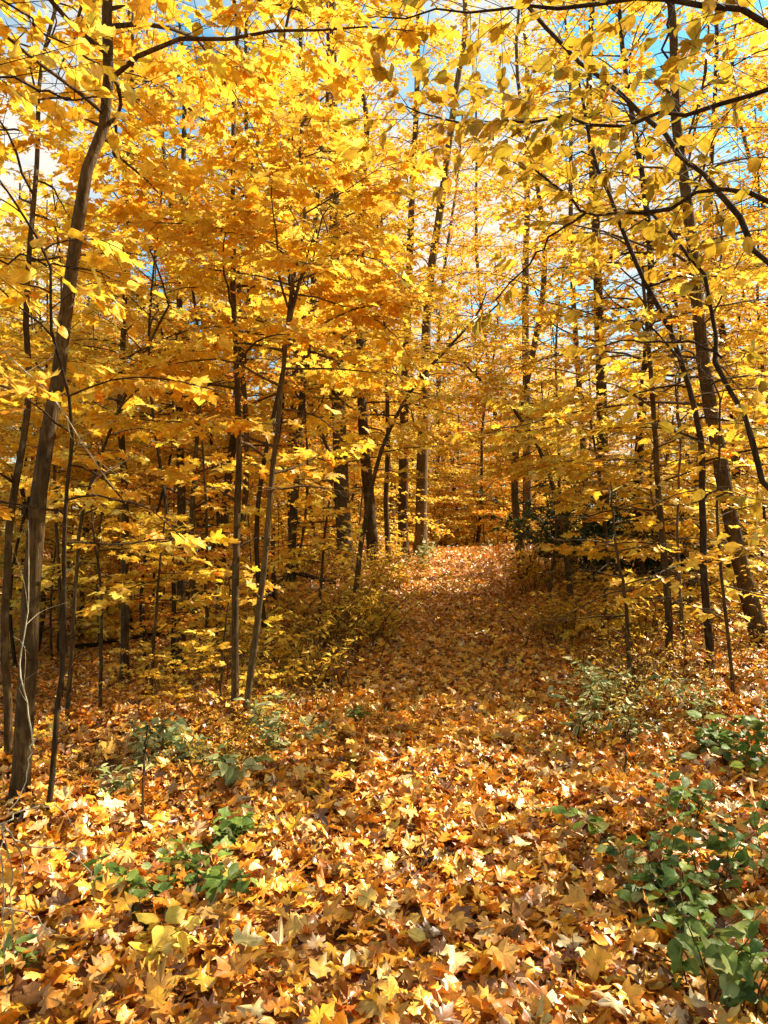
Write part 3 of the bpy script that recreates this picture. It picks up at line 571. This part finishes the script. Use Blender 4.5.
for i, (x, y, h, n, lab) in enumerate([
        (735, 1010, .34, 10, 'lush dark green bramble filling the bottom right corner'),
        (650, 905, .30, 9, 'green bramble nearest the trail in the lower right'),
        (715, 890, .36, 9, 'bramble with pale shiny leaves in the middle of the right patch'),
        (760, 880, .40, 8, 'bramble cut off by the right edge of the frame'),
        (680, 960, .28, 8, 'low bramble just above the bottom right corner clump'),
        (690, 820, .34, 7, 'highest of the brambles in the lower right'),
        (625, 850, .22, 6, 'small bramble whose leaves spill on the trail edge')]):
    g = ground_at(x, y + 14); plant('bramble', g, lab, n, h, .30, T_OVAL, GREEN, .072, 9, 200 + i, 'bramble', GB)
for i, (x, y, h, n, lab, pal, tm, ls) in enumerate([
        (590, 745, .5, 14, 'upright green weed clump with narrow leaves on the right verge', SAGE, T_LANCE, .10),
        (640, 745, .3, 8, 'short olive weed clump right of the upright one', SAGE, T_LANCE, .09),
        (720, 760, .3, 6, 'bright green broadleaf seedling below the right hand stems', GREEN, T_OVAL, .10),
        (700, 725, .35, 8, 'sage coloured weeds at the foot of the curved maple', SAGE, T_LANCE, .09),
        (206, 860, .2, 5, 'green seedling with round leaves in the left foreground litter', GREEN, T_OVAL, .085),
        (225, 900, .18, 4, 'second round leaved seedling nearer the viewer', GREEN, T_OVAL, .085),
        (160, 905, .16, 4, 'sparse round leaved seedling left of the other two', GREEN, T_OVAL, .08),
        (110, 900, .18, 3, 'single stemmed green seedling beside the arching straw stalks', GREEN, T_OVAL, .08),
        (150, 965, .14, 5, 'pale yellow seedling with broad papery leaves', PALE, T_OVAL, .085),
        (10, 1000, .16, 4, 'dull green weed at the bottom left corner', GREEN, T_LANCE, .09),
        (190, 768, .26, 8, 'pale silvery fern like weed left of the vertical stem', SAGE, T_OVAL, .10),
        (150, 775, .3, 9, 'small silvery weed at the lip of the left hollow', SAGE, T_LANCE, .08),
        (275, 758, .32, 11, 'green weed tuft right of the forked maple foot', SAGE, T_LANCE, .09),
        (310, 748, .2, 6, 'low green tuft at the left trail edge', SAGE, T_LANCE, .08),
        (355, 728, .18, 6, 'dark weed tuft under the yellow shrub', GREEN, T_LANCE, .08),
        (165, 752, .3, 10, 'pale yellow green weed at the back of the weedy left lip', SAGE, T_OVAL, .09),
        (232, 792, .22, 8, 'pale weed in front of the vertical stem foot', SAGE, T_OVAL, .08),
        (262, 735, .3, 10, 'olive weed between the vertical stem and the trail', SAGE, T_LANCE, .09),
        (120, 800, .2, 7, 'thin leaved weed right of the thin dark sapling', SAGE, T_LANCE, .08),
        (185, 880, .16, 5, 'dark green trailing sprig in the middle of the left seedlings', GREEN, T_OVAL, .07),
        (240, 845, .18, 5, 'upright sprig of oval green leaves behind the round leaved seedlings', GREEN, T_OVAL, .075),
        (610, 715, .45, 14, 'tall green weed behind the upright clump on the right verge', SAGE, T_LANCE, .10),
        (755, 775, .35, 9, 'green broadleaf plant cut by the right edge above the brambles', GREEN, T_OVAL, .085),
        (418, 570, .7, 16, 'pale green leafy weeds beside the sunlit crest', SAGE, T_OVALFAR, .11)]):
    g = ground_at(x, y); plant('weed', g, lab, n, h, h * .7, tm, pal, ls, 10, 230 + i)
for i, (x, y, h, n, lab, pal) in enumerate([
        (330, 655, 1.25, 26, 'big thin leaved yellow olive shrub on the left bank', OLIVE),
        (375, 640, .9, 20, 'lower shrub with rusty olive leaves at the bank foot', OLIVE),
        (300, 690, .8, 16, 'loose shrub below the big yellow olive shrub', OLIVE),
        (395, 590, .9, 20, 'rounded leafy shrub at the left of the crest', OLIVE),
        (560, 640, .9, 20, 'olive shrub at the right trail edge under the thicket', OLIVE),
        (250, 665, .9, 18, 'loose olive shrub in the hollow behind the forked maple', OLIVE),
        (205, 640, .8, 16, 'low sparse shrub by the left end of the rotten log', OLIVE),
        (365, 605, 1.0, 20, 'dull yellow shrub on the bank under the stout old maple', OLIVE),
        (640, 640, .9, 16, 'sparse olive shrub behind the straight brown sapling', OLIVE),
        (535, 590, 1.0, 20, 'shady shrub leaning on the trail below the thicket', OLIVE)]):
    g = ground_at(x, y); plant('shrub', g, lab, n, h, h * .75, T_LANCE, pal, .10, 26, 260 + i, 'shrub', mat=M_LEAF, stemmat=M_BARK, rad=.006, flat=.7)
for i, (x, y, h, n, lab) in enumerate([
        (560, 575, 2.0, 34, 'dark evergreen thicket right of the trail crest'),
        (610, 585, 2.1, 34, 'dark evergreen bush behind the gold tiered sapling'),
        (655, 590, 1.7, 28, 'dark evergreen bush deeper in the right hand woods')]):
    g = ground_at(x, y); n = int(n * 1.4); h *= 1.2; plant('evergreen_bush', g, lab, n, h, h * .75, T_LANCE, DARKGREEN, .12, 60, 280 + i, 'bush', stemmat=M_DARK, rad=.009, flat=.8)

rng = rs(99)
def edge_copies(protos, spots, labels, groups):
    for k, (x, y) in enumerate(spots):
        o = protos[k % len(protos)]
        if k >= len(protos): o = copy_tree(o)
        o.location = (x, y, float(height(x, y)) - .02); o.rotation_euler = (0, 0, rng.rand() * 6.28); q = rng.uniform(.55, 1.05); o.scale = (q, q, q)
        o.scale = [v * (.5 if y < 6 else .7 if y < 7.6 else 1) for v in o.scale]; b = int(x > trail_x(y)); o['label'] = labels[b]; o['group'] = groups[b]
def seedling(k, h, nb, L, pal):
    q = rs(800 + k); tp = straight(q, h, .12, 8); tr = np.linspace(.006, .002, 8)
    return make_tree('maple_seedling', (0, 0, 0), tp, tr, 'x', 'seedling', 'g', 800 + k, M_GREY, leafmat=M_LEAFN, cull=False, sides=5, nb=nb, t0=.3, t1=.98, L=L, up=(5, 45), ntw=9, nlf=6, ls=.095, pal=pal, tm=T_MID)
sd = [seedling(0, .7, 8, .38, GOLD), seedling(1, 1.0, 10, .5, PALE), seedling(2, .5, 7, .32, OLIVE), seedling(3, 1.3, 11, .55, GOLD)]
for o in sd: KIDS[o.name] = [x for x in scn.objects if x.parent == o]
sp = []
while len(sp) < 64:
    y = rng.uniform(4.6, 18); b = -1 if rng.rand() < .6 else 1; u = b * (1.35 + abs(rng.randn()) * 1.7 + (1.0 if y < 6 else 0)); x = u + trail_x(y)
    if abs(x) < y * .58: sp.append((x, y))
edge_copies(sd, sp, ['small maple seedling with yellow leaves in the undergrowth left of the trail', 'small maple seedling with yellow leaves in the undergrowth right of the trail'], ['maple seedlings left of the trail', 'maple seedlings right of the trail'])
def twiggy(k, h, n, pal):
    return plant('twiggy_shrub', (0, 0), 'x', n, h, h * .7, T_LANCE, pal, .07, 12, 820 + k, 'shrub', 'g', M_LEAF, M_BARK, rad=.005, flat=.7)
DULL = ([(.42, .25, .03), (.34, .22, .03), (.52, .30, .04), (.26, .13, .025)], [4, 3, 3, 2])
tw = [twiggy(0, 1.0, 15, DULL), twiggy(1, .75, 13, DULL), twiggy(2, 1.25, 16, OLIVE)]
for o in tw: KIDS[o.name] = [x for x in scn.objects if x.parent == o]
sp = []
while len(sp) < 46:
    y = rng.uniform(6.6, 19); b = -1 if rng.rand() < .62 else 1; u = b * (1.3 + abs(rng.randn()) * 1.2); x = u + trail_x(y); sp.append((x, y))
while len(sp) < 62:
    y = rng.uniform(6.4, 10.5); b = -1 if rng.rand() < .6 else 1; u = b * rng.uniform(1.3, 3.6); sp.append((u + trail_x(y), y))
while len(sp) < 90:
    y = rng.uniform(4.8, 7.6); b = -1 if rng.rand() < .55 else 1; u = b * (1.25 + abs(rng.randn()) * .8); sp.append((u + trail_x(y), y))
edge_copies(tw, sp, ['twiggy thin leaved shrub in the brush along the left bank of the trail', 'twiggy thin leaved shrub in the brush along the right verge of the trail'], ['twiggy shrubs along the left bank', 'twiggy shrubs along the right verge'])

# ------------------------------------------------------------------ dead wood, vine and straw
def stick(name, pts, r, label, cat, seed, mat, twigs=5):
    rng = rs(seed); P = np.array(pts); base = P[0].copy(); Q = smooth_poly(P - base, 18); Q[1:-1] += rng.randn(16, 3) * r * .35
    root = empty(name, base, label, cat); a = Acc(); tube(a, Q, np.linspace(r, r * .45, 18), 8, 0, .1, rng); a.build('main_stem', [mat], root, False)
    for i in range(twigs):
        j = rng.randint(3, 17); d = unit(unit(Q[j] - Q[j - 1]) + rng.randn(3) * .7 + [0, 0, .35]); l = rng.uniform(.15, .5) * (1 + r * 10)
        b = Acc(); tube(b, smooth_poly([Q[j], Q[j] + d * l * .5 + rng.randn(3) * .03, Q[j] + d * l + rng.randn(3) * .06], 6), np.linspace(r * .4, r * .12, 6), 5, 0); b.build('side_twig', [mat], root, False)
    return root
def gp(px, py, up=0): g = ground_at(px, py); g[2] += up; return g
stick('fallen_branch', [gp(75, 652, .1), gp(120, 646, .16), gp(165, 640, .14), gp(205, 636, .05)], .05, 'dark fallen branch lying across the left hollow', 'fallen branch', 1, M_DARK)
stick('fallen_log', [gp(222, 605, .2), gp(262, 597, .3), gp(300, 592, .3), gp(335, 590, .1)], .09, 'dark rotten log on the shady left bank', 'log', 2, M_DARK, 3)
stick('fallen_branch', [gp(545, 580, .5), gp(580, 582, .5), gp(615, 580, .55), gp(650, 570, .9)], .045, 'grey fallen branch slung through the dark thicket', 'fallen branch', 3, M_GREY, 6)
stick('fallen_branch', [gp(520, 585, .1), gp(550, 570, .7), gp(575, 560, 1.3)], .04, 'dead branch propped up in front of the thicket', 'fallen branch', 4, M_DARK, 6)
stick('broken_stick', [gp(420, 878, .05), gp(440, 872, .08), gp(470, 868, .05), gp(484, 872, .04)], .011, 'short broken stick among the leaves on the trail', 'stick', 5, M_GREY, 1)
stick('broken_stick', [gp(142, 838, .0), gp(143, 800, .2), gp(147, 770, .3)], .010, 'dark dead stub poking out of the left foreground leaves', 'stick', 6, M_DARK, 2)
stick('broken_stick', [gp(625, 800, .0), gp(627, 770, .16), gp(632, 750, .24)], .008, 'thin dark twig standing at the right trail edge', 'stick', 7, M_DARK, 2)
d = 3.85
stick('dead_vine', [at(33, 742, d), at(28, 710, d), at(20, 665, d), at(27, 620, d), at(29, 560, d), at(28, 520, d)], .0042, 'bleached dead vine hanging in front of the thick leaning trunk', 'vine', 8, M_STRAW, 4)
stick('dead_vine', [at(2, 350, 3.8), at(40, 385, 3.8), at(62, 410, 3.8), at(90, 455, 3.8), at(115, 490, 3.8)], .004, 'bleached bare twig slanting down past the thick leaning trunk', 'vine', 9, M_STRAW, 6)
straw = empty('straw_grass', gp(4, 1000), 'arching bleached straw stalks at the left edge', 'dry grass'); sb = np.array(straw.location)
for k, (pts) in enumerate([[(4, 1000, 2.2), (2, 900, 2.2), (2, 825, 2.25)], [(12, 950, 2.3), (10, 860, 2.3), (2, 824, 2.25)], [(26, 910, 2.5), (22, 855, 2.4), (2, 824, 2.25)],
        [(98, 915, 2.6), (88, 870, 2.5), (68, 850, 2.45), (30, 846, 2.4), (2, 824, 2.25)], [(75, 830, 2.7), (60, 808, 2.6), (30, 808, 2.4), (2, 824, 2.25)], [(55, 935, 2.5), (30, 914, 2.4), (0, 908, 2.3)], [(8, 815, 2.3), (22, 790, 2.4), (34, 740, 2.5)]]):
    a = Acc(); tube(a, smooth_poly(np.array([at(*p) for p in pts]) - sb, 14) + rs(k).randn(14, 3) * .004, np.linspace(.0016, .003, 14), 4, 0); a.build('stalk', [M_STRAW], straw, False)
rng = rs(61); tws = []
for k in range(16):
    y = rng.uniform(2.2, 6.5); x = rng.uniform(-.5, .5) * y; th = rng.rand() * 6.28; l = rng.uniform(.12, .4); c = np.array([math.cos(th), math.sin(th), 0]) * l; p0 = np.array([x, y, 0.])
    pp = [p0, p0 + c * .5 + np.r_[rng.randn(2) * .02, 0], p0 + c]; pp = [np.array([q[0], q[1], float(height(q[0], q[1])) + rng.uniform(.05, .085)]) for q in pp]
    o = stick('dead_twig', pp, rng.uniform(.003, .006), 'small dead twig lying among the fallen leaves of the foreground', 'twig', 900 + k, [M_DARK, M_GREY][k % 2], 2); o['group'] = 'dead twigs among the leaves'
def one_leaf(px, py, label, col, s, ang, up=.06, tip=.3):
    g = gp(px, py, up); rng = rs(px); a = Acc(); th = R(ang)
    F = np.array([[math.cos(th), math.sin(th), -.1]]); N = unit(np.array([[.1, -tip, 1.]]))
    leaves(a, T_NEAR, np.zeros((1, 3)), F, N, np.array([s]), np.array([col]), rng, .15, .15, .02); tube(a, [(0, 0, 0), -F[0] * s * .3 + [0, 0, .01], -F[0] * s * .6], [.0015, .0012, .001], 4, 0)
    o = a.build('maple_leaf', [M_LIT]); o.location = tuple(g); tag(o, label, 'leaf')
one_leaf(102, 826, 'large pale cream maple leaf on the left foreground litter', (.80, .66, .34), .15, 60, .10, .6)
one_leaf(520, 965, 'bright red orange maple leaf in the lower right foreground', (.66, .12, .02), .11, 200)
one_leaf(492, 775, 'clear yellow maple leaf lying alone on the trail', (.80, .56, .07), .13, 80, .06, .5)
one_leaf(745, 905, 'golden maple leaf caught in the bramble patch', (.72, .42, .05), .14, 100, .2, .6)
